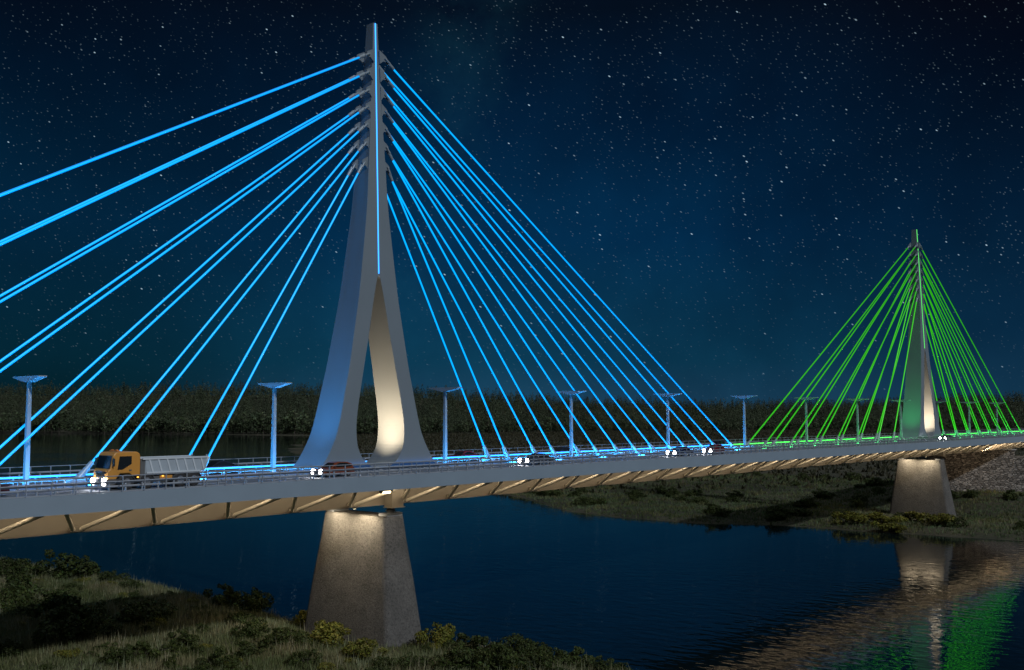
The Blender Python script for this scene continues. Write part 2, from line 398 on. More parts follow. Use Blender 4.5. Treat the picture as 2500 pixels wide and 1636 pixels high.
# ------------------------------------------------------------------ grass (stuff) on both banks
def in_view(X, Y, Z, mx=1.12, my=1.12):
    u, v, d = project(np.c_[X,Y,Z]); return (np.abs(u) < mx) & (np.abs(v) < my) & (d > 20)
KEEP_OUT = [(45.2,0,6,9.5),(255.2,0,6,9.5)]
def grass(name, X, Y, hgt, wid, per, cols, lean=.45):
    Z = ground_z(X, Y); k = (Z > WZ+.15) & in_view(X,Y,Z)
    for cx,cy,hx,hy in KEEP_OUT: k &= ~((np.abs(X-cx) < hx) & (np.abs(Y-cy) < hy))
    X, Y, Z = X[k], Y[k], Z[k]; n = len(X)
    patch = vnoise(X,Y,.11,21); patch2 = vnoise(X,Y,.27,22)
    hs = hgt*(.75+.35*patch2)*RNG.uniform(.6,1.3,n)
    mixv = np.clip(.5+.8*patch+RNG.normal(0,.16,n),0,1)[:,None]; dry = np.clip(.25+.7*patch2+RNG.normal(0,.22,n),0,1)[:,None]
    base = np.array(cols[0])*(1-mixv)+np.array(cols[1])*mixv; base = base*(1-dry)+np.array(cols[2])*dry
    Vs, Ts = [], []
    for b in range(per):
        az = RNG.uniform(0,2*PI,n); ln = RNG.uniform(.1,1,n)*lean; h = hs*RNG.uniform(.55,1.15,n)
        ox, oy = RNG.normal(0,.22*hgt,n), RNG.normal(0,.22*hgt,n)
        wa = RNG.uniform(0,2*PI,n); wx, wy = np.cos(wa)*wid*.5, np.sin(wa)*wid*.5
        p = np.c_[X+ox,Y+oy,Z-.1]; tip = p+np.c_[np.cos(az)*ln*h,np.sin(az)*ln*h,h]
        Vs.append(np.stack([p+np.c_[wx,wy,0*wx],p-np.c_[wx,wy,0*wx],tip],1))
        t = base*RNG.uniform(.7,1.3,(n,1)); Ts.append(np.stack([t,t,t],1))
    V = np.concatenate(Vs).reshape(-1,3); T = np.concatenate(Ts).reshape(-1,3)
    return tag(np_mesh(name, V, np.arange(len(V)).reshape(-1,3), M['grass'], T), kind='stuff')
n = 72000
o = grass('grass', RNG.uniform(-25,62,n), RNG.uniform(-50,140,n), 1.25, .11, 6, [(.072,.095,.030),(.140,.165,.085),(.215,.188,.105)])
tag(o, 'pale and green meadow grass on the near river bank', 'grass')
n = 9000
o = grass('grass', RNG.uniform(-25,62,n), RNG.uniform(-50,140,n), 2.1, .10, 2, [(.12,.15,.06),(.21,.25,.16),(.34,.30,.21)], .3)
tag(o, 'taller pale seed stalks standing out of the near bank meadow', 'grass')
n = 42000
o = grass('grass', RNG.uniform(196,350,n), RNG.uniform(-75,260,n), 1.15, .22, 4, [(.060,.098,.034),(.105,.155,.078),(.150,.138,.060)])
tag(o, 'rough grass on the far bank round the second pier', 'grass')
rr = np.sqrt(RNG.uniform(380**2,1950**2,60000)); th_ = YAW+RNG.uniform(-.2,.52,60000)
o = grass('grass', CAM.x+rr*np.sin(th_), CAM.y+rr*np.cos(th_), 2.4, 1.5, 2, [(.022,.027,.012),(.034,.040,.020),(.055,.045,.026)], .9)
tag(o, 'dark distant meadow between the bridge and the forest', 'grass')

# ------------------------------------------------------------------ shrubs
def leaf_cloud(n, lobes, size, flat=.75, shell=.55):
    """n leaf quads through the volume of several lobes"""
    w = np.array([l[3]**2 for l in lobes]); idx = RNG.choice(len(lobes), n, p=w/w.sum())
    d = RNG.normal(0,1,(n,3)); d /= np.linalg.norm(d,axis=1)[:,None]
    r = RNG.uniform(shell,1.06,n)**.6
    c = np.array([l[:3] for l in lobes])[idx]; R_ = np.array([l[3] for l in lobes])[idx]
    off = d*(r*R_)[:,None]; off[:,2] *= flat
    P = c+off; P[:,2] = np.abs(P[:,2])*.98+.02
    nrm = d+RNG.normal(0,.55,(n,3)); nrm /= np.linalg.norm(nrm,axis=1)[:,None]
    t = np.cross(nrm, RNG.normal(0,1,(n,3))); t /= np.linalg.norm(t,axis=1)[:,None]+1e-9; b = np.cross(nrm,t)
    s = size*RNG.uniform(.6,1.35,(n,1))
    V = np.stack([P-t*s, P-b*s*.55, P+t*s, P+b*s*.55],1).reshape(-1,3)
    T = np.repeat(RNG.uniform(.55,1.5,(n,1))*np.array([1,1,1])*(1+RNG.normal(0,.08,(n,3))),4,axis=0)
    return V, np.arange(n*4).reshape(-1,4), T
def stems(k, h, r, spread):
    m = MB()
    for i in range(k):
        a = 2*PI*i/k+random.uniform(-.4,.4); d = random.uniform(.3,1)*spread
        mid = (math.cos(a)*d*.45, math.sin(a)*d*.45, h*.5)
        m.tube((math.cos(a)*r*2,math.sin(a)*r*2,-.3), mid, r, r*.7, 5); m.tube(mid, (math.cos(a)*d,math.sin(a)*d,h), r*.7, r*.25, 5)
    return m
shrub_protos = {}
for key, mt in (('dark','shrub_dark'),('yellow','shrub_yellow')):
    L = []
    for k in range(4):
        lobes = [(random.uniform(-1,1)*1.35,random.uniform(-1,1)*1.35,random.uniform(.4,1.5),random.uniform(.3,.85)) for _ in range(10+k)]+[(random.uniform(-.9,.9),random.uniform(-.9,.9),random.uniform(1.5,2.1),random.uniform(.18,.4)) for _ in range(4)]
        V, Fq, T = leaf_cloud(2300, lobes, .125, .9)
        me = np_mesh('foliage', V, Fq, M[mt], T); data = me.data; bpy.data.objects.remove(me)
        st = stems(6, 1.3, .05, 1.1).build('stems', M['bark']); sd = st.data; bpy.data.objects.remove(st)
        L.append((data, sd))
    shrub_protos[key] = L
def shrub(x, y, s, key, label, group, squash=1.0):
    data, sd = random.choice(shrub_protos[key])
    z = float(ground_z(x, y))
    o = thing('shrub', label, 'shrub', (x,y,z-.1*s), random.uniform(0,2*PI), group)
    o.scale = (s*random.uniform(.9,1.2), s*random.uniform(.9,1.2), s*random.uniform(.8,1.1)*squash)
    link('foliage', data, o); link('stems', sd, o)
    return o
# (x, y of the foot in the 2379 px view, width px, kind)
NEAR_SHRUBS = [(22,1335,70,'d'),(150,1337,120,'d'),(60,1385,95,'d'),(262,1345,50,'d'),(305,1362,48,'d'),(20,1420,70,'d'),(110,1420,85,'d'),(150,1465,120,'d'),
 (235,1450,80,'d'),(340,1440,100,'d'),(520,1395,75,'d'),(596,1405,85,'d'),(560,1440,60,'d'),(150,1500,120,'d'),(190,1490,90,'d'),(330,1540,80,'d'),(280,1555,70,'d'),
 (640,1495,100,'d'),(580,1475,70,'d'),(560,1530,70,'d'),(690,1500,60,'d'),(500,1555,75,'d'),(1078,1500,80,'d'),(1120,1530,120,'d'),(1235,1490,80,'d'),(1195,1510,80,'d'),
 (1050,1550,90,'d'),(1160,1556,110,'d'),(1335,1510,75,'d'),(1385,1512,60,'d'),(1300,1540,80,'d'),(1440,1535,58,'d'),(1400,1550,70,'d'),(960,1550,70,'d'),(890,1556,60,'d'),(20,1540,60,'d'),(420,1500,70,'d'),(710,1550,70,'d'),(1250,1556,90,'d')]
for (u, v, w, k) in NEAR_SHRUBS:
    p = at_ground(u*1.0509, v*1.0509, -20.9); dist = (p-CAM).length
    s = w*1.0509/FPX*dist/3.6
    side = 'left of the near pier' if u < 700 else 'right of the near pier'
    if v < 1460 and u < 700: lab = 'dark green leafy shrub on the near bank by the water, left of the near pier'
    elif u < 1000: lab = 'dark green leafy shrub in the pale foreground grass left of the near pier'
    else: lab = 'dark green leafy shrub on the low bank to the right of the near pier foot'
    shrub(p.x, p.y, s, 'dark', lab, 'shrubs on the near bank')
cnt = 0
while cnt < 95:
    x, y = random.uniform(-20,52), random.uniform(-45,70)
    z = float(ground_z(x,y))
    if z < WZ+.7 or (abs(x-45.2) < 8 and abs(y) < 12) or not in_view(np.array([x]),np.array([y]),np.array([z]),1.03,1.03)[0]: continue
    if cnt % 3: shrub(x, y, random.uniform(.45,1.0), 'dark', 'small low dark shrub half buried in the near bank grass', 'small shrubs in the near bank grass', .75)
    else: shrub(x, y, random.uniform(.4,.8), 'yellow', 'small olive yellow shrub half buried in the near bank grass', 'small shrubs in the near bank grass', .7)
    cnt += 1
for (u, v, w, lab) in [(770,1490,95,'broad yellow green shrub touching the left foot of the near pier'),(845,1525,85,'rounded yellow green shrub in front of the near pier foot'),
                       (1012,1490,78,'yellow shrub behind the right edge of the near pier foot'),(720,1435,60,'small olive shrub at the water edge just left of the near pier')]:
    p = at_ground(u*1.0509, v*1.0509, -20.9); dist = (p-CAM).length
    shrub(p.x, p.y, w*1.0509/FPX*dist/3.4, 'yellow', lab, 'shrubs on the near bank')
for (u, v, w) in [(1968,1212,60),(2040,1215,70),(2075,1225,60),(2110,1205,60),(2175,1217,75)]:
    p = at_ground(u*1.0509, v*1.0509, -21.2); dist = (p-CAM).length
    shrub(p.x, p.y, w*1.0509/FPX*dist/3.4, 'yellow', 'low yellow green shrub on the far bank at the foot of the second pier', 'shrubs on the far bank', .7)
cnt = 0
while cnt < 85:
    x, y = random.uniform(202,345), random.uniform(-45,190)
    z = float(ground_z(x,y))
    if z < WZ+.5 or (abs(x-255) < 9 and abs(y) < 13) or (x > 305 and abs(y) < 30): continue
    if not in_view(np.array([x]),np.array([y]),np.array([z]))[0]: continue
    if vnoise(np.array([x]),np.array([y]),.07,33)[0] < -.1: continue
    shrub(x, y, random.uniform(.8,1.9), 'dark', 'dark green shrub scattered in the grass of the far bank', 'shrubs on the far bank', .8); cnt += 1

# ------------------------------------------------------------------ far forest: shore trees one by one, the wood behind as one mass
def conifer_np(X, Y, Z, H, Wd, nl, tint):
    """nl ragged leaf triangles per tree inside a tapering crown"""
    n = len(X)
    t = RNG.uniform(.05,1,(n,nl))**.8; az = RNG.uniform(0,2*PI,(n,nl))
    rad = (1-t)**.75*Wd[:,None]*RNG.uniform(.35,1.0,(n,nl))
    P = np.stack([X[:,None]+np.cos(az)*rad, Y[:,None]+np.sin(az)*rad, Z[:,None]+t*H[:,None]],-1)
    s = (Wd[:,None]*(.44-.28*t)*RNG.uniform(.6,1.2,(n,nl)))[...,None]
    A = RNG.normal(0,1,(n,nl,3)); A /= np.linalg.norm(A,axis=2)[...,None]
    B = np.stack([np.cos(az),np.sin(az),-.7+0*az],-1)
    C = np.cross(A,B)
    V = np.stack([P-A*s*.8, P+B*s, P+C*s*.7],2).reshape(-1,3)
    T = np.repeat((tint[:,None,:]*RNG.uniform(.6,1.35,(n,nl,1))).reshape(-1,3),3,axis=0)
    return V, T
n = 15000
th_ = RNG.uniform(-.50,.50,n); ee = RNG.uniform(6,640,n)
dd = HAZ(th_)+ee; fx = CAM.x+dd*np.sin(YAW+th_); fy = CAM.y+dd*np.cos(YAW+th_); fz = ground_z(fx,fy)
k = fz > WZ+.6; fx,fy,fz,ee = fx[k],fy[k],fz[k],ee[k]; n = len(fx)
H = RNG.uniform(13,27,n)*(1+.22*vnoise(fx,fy,.045,44))+np.where(RNG.uniform(0,1,n) < .05, 7, 0); Wd = H*RNG.uniform(.16,.30,n)
pn = vnoise(fx,fy,.02,40)[:,None]
tint = np.array([.040,.055,.030])*(1+.35*pn)*RNG.uniform(.6,1.4,(n,1))*np.where(RNG.uniform(0,1,(n,1)) < .06, np.array([1.35,1.0,.95]), 1.0)
V, T = conifer_np(fx,fy,fz,H,Wd,64,tint)
o = np_mesh('forest', V, np.arange(len(V)).reshape(-1,3), M['forest'], T)
tag(o, 'dark wooded hillside across the river', 'forest', kind='stuff')
tree_protos = []
for k in range(5):
    hh = 1.0
    lobes = [(random.gauss(0,.17),random.gauss(0,.17),random.uniform(.28,.86),random.uniform(.10,.20)) for _ in range(14)]+[(0,0,.9,.1),(0,0,.25,.2)]
    V, Fq, T = leaf_cloud(420, lobes, .050, 1.0, .5)
    me = np_mesh('crown', V, Fq, M['tree'], T); cd = me.data; bpy.data.objects.remove(me)
    m = MB(); m.tube((0,0,-.06),(.01,0,.45),.022,.014,6); m.tube((.01,0,.45),(0,.01,.85),.014,.004,6)
    for q in range(6):
        a = q*1.1; m.tube((0,0,.3+.07*q),(math.cos(a)*.17,math.sin(a)*.17,.42+.08*q),.008,.002,5)
    t = m.build('trunk', M['bark']); td = t.data; bpy.data.objects.remove(t)
    tree_protos.append((cd, td))
for i in range(150):
    th = -.47+.94*(i+random.uniform(-.35,.35))/150; d = float(HAZ(th))+random.uniform(-4,16)
    x, y = CAM.x+d*math.sin(YAW+th), CAM.y+d*math.cos(YAW+th); z = float(ground_z(x,y))
    if z < WZ+.3:
        z = WZ+.3
    cd, td = tree_protos[i%5]
    lab = 'dark tree at the water edge of the far forest behind the dump truck side' if th < -.13 else 'dark tree at the foot of the far forest, beyond the meadow'
    o = thing('tree', lab, 'tree', (x,y,z-.5), random.uniform(0,6.28), 'trees along the foot of the far forest')
    h = random.uniform(22,38) if th < -.1 else random.uniform(15,25)
    o.scale = (h*random.uniform(.8,1.15),)*2+(h,)
    link('crown', cd, o); link('trunk', td, o)

# ------------------------------------------------------------------ the bridge deck
X0, X1, HW = -75.0, 430.0, 12.4
PX = (45.2, 255.2)
bridge = thing('bridge_deck', 'long grey road bridge deck with warm lit girder and slanting struts below', 'bridge', (0,0,0))
m = MB()
for s in (-1,1):
    m.prism([(s*HW,-1.65),(s*HW,.06),(s*(HW-.5),.06),(s*(HW-.5),-1.2),(s*(HW-.35),-1.65)], 'x', X0, X1)
m.build('edge_beam', M['fascia'], bridge)
m = MB(); m.prism([(-HW+.5,-.02),(HW-.5,-.02),(HW-.5,-1.0),(5.2,-1.3),(-5.2,-1.3),(-HW+.5,-1.0)], 'x', X0, X1)
m.build('deck_slab', M['web'], bridge)
m = MB(); m.prism([(-5.0,-1.31),(5.0,-1.31),(5.0,-4.1),(-5.0,-4.1)], 'x', X0, X1)
gird = m.build('box_girder', M['web'], bridge)
m = MB()
for s in (-1,1): m.box(X0,X1,min(s*4.9,s*5.22),max(s*4.9,s*5.22),-4.24,-4.103)
m.build('bottom_flange', M['web'], bridge)
NODE = 8.83; nx0 = 11.55-NODE*10
strut_far = MB(); ns_ = 0
for k in range(60):
    xn = nx0+NODE*k
    if xn < -30 or xn > 425: continue
    for sgn in (-1,1):
        a = (xn+sgn*.28,-5.25,-3.95); b = (xn+sgn*NODE/2*.965,-11.45,-1.05)
        t = MB().tube(a, b, .23, .23, 10)
        t.tube((a[0]-.0,a[1],a[2]),(a[0]+(b[0]-a[0])*.05,a[1]+(b[1]-a[1])*.05,a[2]+(b[2]-a[2])*.05),.31,.27,10)
        if ns_ < 98: t.build('strut', M['strut'], bridge)
        ns_ += 1
    g = MB(); g.prism([(xn-.75,-4.1),(xn+.75,-4.1),(xn+.5,-3.55),(xn-.5,-3.55)], 'y', -5.6, -5.003)
    if 0 < k < 60 and ns_ < 200: g.build('gusset', M['web'], bridge)
road = MB()
road.box(X0,X1,-11.3,-3.0,-.018,.0); road.box(X0,X1,3.0,11.3,-.018,.0)
tag(road.build('road', M['road']), kind='structure')
md = MB(); md.box(X0,X1,-2.996,2.996,-.018,.12)
tag(md.build('median_strip', M['median']), kind='structure')
wk = MB()
for s in (-1,1): wk.box(X0,X1,min(s*11.304,s*11.88),max(s*11.304,s*11.88),-.018,.14)
tag(wk.build('kerb', M['median']), kind='structure')
mk = MB()
for s in (-1,1):
    for yy in (3.35,10.85): mk.box(X0,X1,s*yy-.08,s*yy+.08,.0,.005)
    x = X0
    while x < X1: mk.box(x,x+3.6,s*7.1-.08,s*7.1+.08,.0,.005); x += 9.0
tag(mk.build('road_markings', M['marking']), kind='structure')

# ------------------------------------------------------------------ railings and guard rails (posts: the 100 nearest as parts)
def rail(name, label, cat, y, rods, post_z, post_w, step, x_start, led=None):
    o = thing(name, label, cat, (0,y,0))
    for nm, z, r in rods: MB().tube((X0,0,z),(X1,0,z),r,r,8,up=(0,1,0)).build(nm, M['rail'], o)
    p0 = MB().box(-post_w/2,post_w/2,-post_w/2,post_w/2,post_z[0],post_z[1]).build('post', M['rail'], o)
    p0.location.x = x_start; far = MB(); c = 1; x = x_start+step
    while x < X1-1:
        if c < 100:
            q = p0.copy(); COL.objects.link(q); q.parent = o; q.location.x = x
        else: far.box(x-post_w/2,x+post_w/2,-post_w/2,post_w/2,post_z[0],post_z[1])
        c += 1; x += step
    x = x_start-step
    while x > X0: far.box(x-post_w/2,x+post_w/2,-post_w/2,post_w/2,post_z[0],post_z[1]); x -= step
    tag(far.build('distant_posts', M['rail'], o), kind='stuff')
    if led:
        sgn = led
        for nm, a, b, mt in (('blue_led_strip',X0,149.6,'led_blue'),('green_led_strip',150.4,X1,'led_green')):
            b_ = MB(); b_.box(a,b,min(sgn*.13,sgn*.19),max(sgn*.13,sgn*.19),.86,1.04); b_.build(nm, M[mt], o)
    return o
rail('railing','slender pedestrian railing on the near edge of the bridge','railing',-12.15,[('handrail',1.6,.045),('lower_rail',.18,.03)],(.06,1.58),.09,2.285,-9.9)
rail('railing','slender pedestrian railing on the far edge of the bridge','railing',12.15,[('handrail',1.55,.045),('lower_rail',.18,.03)],(.06,1.53),.09,2.285,-1.0)
rail('guard_rail','two tube crash barrier along the near edge of the road','guard rail',-11.0,[('upper_tube',.95,.12),('lower_tube',.55,.11)],(.0,.92),.14,1.72,-7.3)
rail('guard_rail','two tube crash barrier along the far edge of the road','guard rail',11.0,[('upper_tube',.95,.12),('lower_tube',.55,.11)],(.0,.92),.14,2.28,-5)
rail('guard_rail','median barrier on the near side of the stay cables, lit from inside','guard rail',-3.25,[('upper_tube',.98,.13),('lower_tube',.52,.09)],(.0,.95),.12,2.28,-9.0,led=1)
rail('guard_rail','median barrier behind the stay cables carrying a bright light line','guard rail',3.25,[('upper_tube',.98,.13),('lower_tube',.52,.09)],(.0,.95),.12,2.28,-9.0,led=-1)

# ------------------------------------------------------------------ pylons
def pchip(xs, ys):
    xs = np.array(xs,float); ys = np.array(ys,float); h = np.diff(xs); d = np.diff(ys)/h
    mm = np.zeros(len(xs)); mm[0], mm[-1] = d[0], d[-1]
    for i in range(1,len(xs)-1): mm[i] = 0 if d[i-1]*d[i] <= 0 else 2*d[i-1]*d[i]/(d[i-1]+d[i])
    def f(t):
        i = int(np.clip(np.searchsorted(xs,t)-1,0,len(h)-1)); s = (t-xs[i])/h[i]
        return float((1+2*s)*(1-s)**2*ys[i]+s*(1-s)**2*h[i]*mm[i]+s*s*(3-2*s)*ys[i+1]+s*s*(s-1)*h[i]*mm[i+1])
    return f
HO = pchip([0,.5,1.3,3,5,7.8,10.7,13.5,18,23.4,27.4,31.6,36,41,47.3,52.5,57.8,61.3],[11.1,10.4,9.6,8.45,7.45,6.65,5.97,5.3,4.44,3.45,2.9,2.35,1.85,1.52,1.1,.82,.52,.40])
HI = pchip([.12,.3,.6,1.3,2.2,3.55,5.55,8,11,14,17.6,21.8,25.1,25.8,26.05],[.0,1.0,1.75,2.75,3.5,4.07,4.22,3.95,3.35,2.72,1.95,1.14,.42,.22,.0])
TH = lambda z: .67+(61.3-z)*.0352
def pylon(cx, label, led):
    o = thing('pylon', label, 'pylon', (cx,0,0))
    zs = sorted(set([0,.12,.18,.25,.35,.45,.6]+list(np.arange(.8,26,.42))+[25.5,25.7,25.85,25.95,26.05]+list(np.arange(27,61.3,1.5))+[61.3]))
    m = MB(); rows = []
    for z in zs:
        ho, t = HO(z), TH(z); hi = HI(z) if .12 <= z <= 26.05 else 0
        rows.append((z,hi))
        m.v += [(-ho,-t,z),(-hi,-t,z),(hi,-t,z),(ho,-t,z),(-ho,t,z),(-hi,t,z),(hi,t,z),(ho,t,z)]
    for i in range(len(zs)-1):
        a, b = i*8, (i+1)*8
        def q(p, r): m.f.append([a+p,a+r,b+r,b+p]); m.sm.append(False)
        q(0,1); q(2,3); q(5,4); q(7,6); q(4,0); q(3,7)
        if rows[i][1] > 0 or rows[i+1][1] > 0: q(1,5); q(6,2)
    b = (len(zs)-1)*8
    m.f.append([b+0,b+3,b+7,b+4]); m.sm.append(False)
    bo = m.build('body', M['pylon'], o)
    import bmesh
    bm = bmesh.new(); bm.from_mesh(bo.data); bmesh.ops.remove_doubles(bm, verts=bm.verts, dist=.002); bmesh.ops.recalc_face_normals(bm, faces=bm.faces)
    bmesh.ops.dissolve_degenerate(bm, edges=bm.edges, dist=.001)
    bm.to_mesh(bo.data); bm.free()
    # recessed light line up the middle of both faces
    for s in (-1,1):
        m = MB(); zz = [26.35]+list(np.arange(28,61,3))+[61.32]; w = .085
        for z in zz:
            t = TH(z)
            m.v += [(-w,s*(t-.02),z),(w,s*(t-.02),z),(w,s*(t+.035),z),(-w,s*(t+.035),z)]
        for i in range(len(zz)-1):
            a, b = i*4, i*4+4
            for p in range(4): m.f.append([a+p,a+(p+1)%4,b+(p+1)%4,b+p]); m.sm.append(False)
        m.build('light_strip', M[led], o)
    return o
pyl = [pylon(PX[0],'tall grey needle pylon with an almond shaped opening and blue light line','led_blue'),
       pylon(PX[1],'smaller looking distant pylon washed in green with green light line','led_green')]

# ------------------------------------------------------------------ stay cables
ZM = [55.6,53.0,50.4,48.0,45.4,42.7,39.75]      # socket ends at the mast, topmost first
ORD = ['lowest','second lowest','third lowest','middle','third highest','second highest','highest']
def stay(cx, side, j, pl, colour):
    """j 0 = shortest; pl -1 near plane, +1 far plane"""
    top = Vector((cx+side*3.05, pl*1.03, ZM[6-j])); step = 11.72 if side > 0 else (12.1 if cx < 100 else 12.4)
    bot = Vector((cx+side*(26.7+step*j+(.3 if side < 0 else 0)), pl*2.04, .25))
    d = (bot-top).normalized()
    who = 'near pylon' if cx < 100 else 'distant pylon'
    lab = f"{ORD[j]} {colour} stay cable {'left' if side < 0 else 'right'} of the {who}, {'nearer' if pl < 0 else 'farther'} of its pair"
    o = thing('stay_cable', lab, 'stay cable', tuple(bot), 0, f'{colour} stay cables')
    loc = lambda p: tuple(Vector(p)-bot)
    r = .14 if colour == 'blue' else .175
    up = bot-d*2.75
    MB().tube(loc(top),loc(up),r,r,8,False).build('strand', M['cable_'+colour], o)
    pin = top-d*1.85
    m = MB(); m.tube(loc(top-d*1.05),loc(top+d*.12),.27,.2,10)
    for e in (-1,1):
        yv = Vector((0,e*.2,0)); m.tube(loc(pin-d*.15+yv),loc(top-d*.95+yv),.15,.15,8)
    m.tube(loc(pin-Vector((0,.36,0))),loc(pin+Vector((0,.36,0))),.13,.13,10)
    m.build('fork_socket', M['socket'], o)
    m = MB(); m.tube(loc(bot-d*.05),loc(up+d*1.35),.46,.40,8); m.tube(loc(up+d*1.37),loc(up),.34,.26,8)
    m.build('anchor_tube', M['socket'], o)
    m = MB(); w = .75
    sx = 1 if side > 0 else -1
    m.prism([(-.9,-.13),(.9,-.13),(.9 if sx < 0 else .55,.35),(-.55 if sx < 0 else -.9,.35)], 'y', -.6, .6)
    m.build('anchor_block', M['median'], o)
    # the plate that carries the pin belongs to the pylon
    return pin
for pi_, cx in enumerate(PX):
    colour = ('blue','green')[pi_]
    for side in (-1,1):
        for j in range(7):
            for pl in (-1,1):
                pin = stay(cx, side, j, pl, colour)
                px_, pz = abs(pin.x-cx), pin.z
                def H_(z): return HO(z)-.12
                poly = [(H_(pz+1.0),pz+1.0),(px_+.1,pz+.42),(px_+.34,pz+.2),(px_+.36,pz-.12),(px_+.1,pz-.38),(px_-.35,pz-.42),(H_(pz-.95),pz-.95)]
                f = MB(); f.prism([(side*a,b) for a,b in poly], 'y', pl*1.03-.11, pl*1.03+.11)
                f.build('cable_bracket', M['pylon'], pyl[pi_])

# ------------------------------------------------------------------ street lamps
def lamp_proto():
    o = thing('street_lamp', 'x', 'street lamp', (0,0,.12), 0, 'street lamps along the median')
    MB().tube((0,0,0),(0,0,10.75),.34,.25,4,rot=PI/4,up=(0,1,0)).build('pole', M['lamp'], o)
    m = MB(); n_ = 0
    m.prism([(-2.95,11.22),(-2.95,11.10),(-.55,10.62),(.55,10.62),(2.95,11.10),(2.95,11.22)], 'x', -.42, .42)
    m.build('lamp_head', M['lamp'], o)
    m = MB(); m.box(-.62,.62,-.62,.62,0,.1); m.build('base_plate', M['lamp'], o)
    return o
L0 = lamp_proto(); LK = tree_of(L0)
names = {0:'unlit T shaped street lamp left of the dump truck',1:'unlit T shaped street lamp between dump truck and near pylon',2:'unlit T shaped street lamp just right of the near pylon',
 3:'blue lit T shaped lamp post among the middle cables right of the near pylon',4:'blue lit T shaped lamp post among the last cables right of the near pylon',5:'lone T shaped street lamp between the blue and the green cables',
 6:'green lit lamp post among the longest cables left of the distant pylon',7:'green lit lamp post among the middle cables left of the distant pylon',8:'green lit lamp post touching the left side of the distant pylon',
 9:'green lit lamp post just right of the distant pylon',10:'green lit lamp post among the middle cables right of the distant pylon',11:'green lit lamp post among the longest cables right of the distant pylon'}
for k in range(12):
    if k == 0: L0['label'] = names[0]; L0.location.x = 0
    else: dup(L0, (30.0*k,0,.12), 0, None, names[k], None, LK)

# ------------------------------------------------------------------ piers
def pier(cx, label):
    cx -= .6
    o = thing('bridge_pier', label, 'pier', (cx,0,-24))
    m = MB(); rows = [(-25.0,3.7,9.3),(-22,3.3,8.65),(-14,2.65,7.45),(-9,2.1,6.65),(-6.15,1.85,6.28),(-5.65,1.78,6.2)]
    nseg = 5
    for z, hx, hy in rows:
        r = .8
        for qx, qy, a0 in ((1,1,0),(-1,1,90),(-1,-1,180),(1,-1,270)):
            for s in range(nseg):
                a = math.radians(a0+90*s/(nseg-1)); m.v.append((qx*(hx-r)+r*math.cos(a), qy*(hy-r)+r*math.sin(a), z+24))
    n_ = nseg*4
    for i in range(len(rows)-1):
        for k in range(n_): m.f.append([i*n_+k,i*n_+(k+1)%n_,(i+1)*n_+(k+1)%n_,(i+1)*n_+k]); m.sm.append(True)
    m.f.append([(len(rows)-1)*n_+k for k in range(n_)]); m.sm.append(False)
    m.build('shaft', M['concrete'], o, fix=True)
    for s in (-1,1):
        b = MB(); b.box(-1.35,1.35,s*5.35-.8,s*5.35+.8,18.355,18.75); b.build('bearing_plinth', M['median'], o)
        b = MB(); b.tube((0,s*5.35,18.75),(0,s*5.35,19.45),.5,.5,14); b.tube((0,s*5.35,18.95),(0,s*5.35,19.1),.68,.68,14); b.build('bearing', M['chassis'], o)
        b = MB(); y0, y1 = (5.0,6.7) if s > 0 else (-6.7,-5.0)
        y0, y1 = (5.24,6.7) if s > 0 else (-6.7,-5.24)
        b.box(-1.0,1.0,y0,y1,19.53,22.75); b.box(-1.2,1.2,y0-(0 if s > 0 else .2),y1+(.2 if s > 0 else 0),19.45,19.53)
        b.build('bearing_bracket', M['web'], o)
    return o
pier(PX[0],'tall tapering concrete pier under the near pylon')
pier(PX[1],'tapering concrete pier under the distant pylon on the far bank')

# ------------------------------------------------------------------ abutment
ab = thing('stone_abutment', 'rough stone abutment wall under the far end of the bridge', 'abutment', (316,-9,-20), math.radians(32.7))
m = MB(); m.box(0,14,0,27,-4,15.6); m.build('front_wall', M['stone'], ab)
m = MB(); m.prism([(-.003,-4),(-.003,13.2),(-40,14.2),(-40,-4)], 'x', .25, 12); m.build('wing_wall', M['stone'], ab)
m = MB(); m.box(-.4,5,-.4,27,15.605,15.9); m.build('bearing_shelf', M['median'], ab)

# ------------------------------------------------------------------ dump truck (front towards -X)
def wheel(parent, x, y, r, w, dual=False):
    ro = MB(); c = Vector((x,y,r))
    # tyre: rounded ring
    prof = [(r*.55,-w/2),(r*.9,-w/2),(r,-w*.32),(r,w*.32),(r*.9,w/2),(r*.55,w/2)]
    n_ = 22
    for k in range(n_):
        a = 2*PI*k/n_
        for (rr_, yy) in prof: ro.v.append((x+rr_*math.cos(a), y+yy, r+rr_*math.sin(a)))
    L = len(prof)
    for k in range(n_):
        for p in range(L): ro.f.append([k*L+p,k*L+(p+1)%L,((k+1)%n_)*L+(p+1)%L,((k+1)%n_)*L+p]); ro.sm.append(p in (1,2,3))
    wo = ro.build('wheel', M['dark'], parent)
    s = -1 if y < 0 else 1
    ri = MB(); ri.tube((x,y+s*w*.18,r),(x,y+s*w*.40,r),r*.56,r*.54,18); ri.tube((x,y+s*w*.40,r),(x,y+s*w*.52,r),r*.22,r*.18,10)
    for k in range(8):
        a = 2*PI*k/8; ri.tube((x+math.cos(a)*r*.4,y+s*w*.40,r+math.sin(a)*r*.4),(x+math.cos(a)*r*.4,y+s*w*.47,r+math.sin(a)*r*.4),r*.06,r*.05,6)
    ri.build('rim', M['rim'], wo)
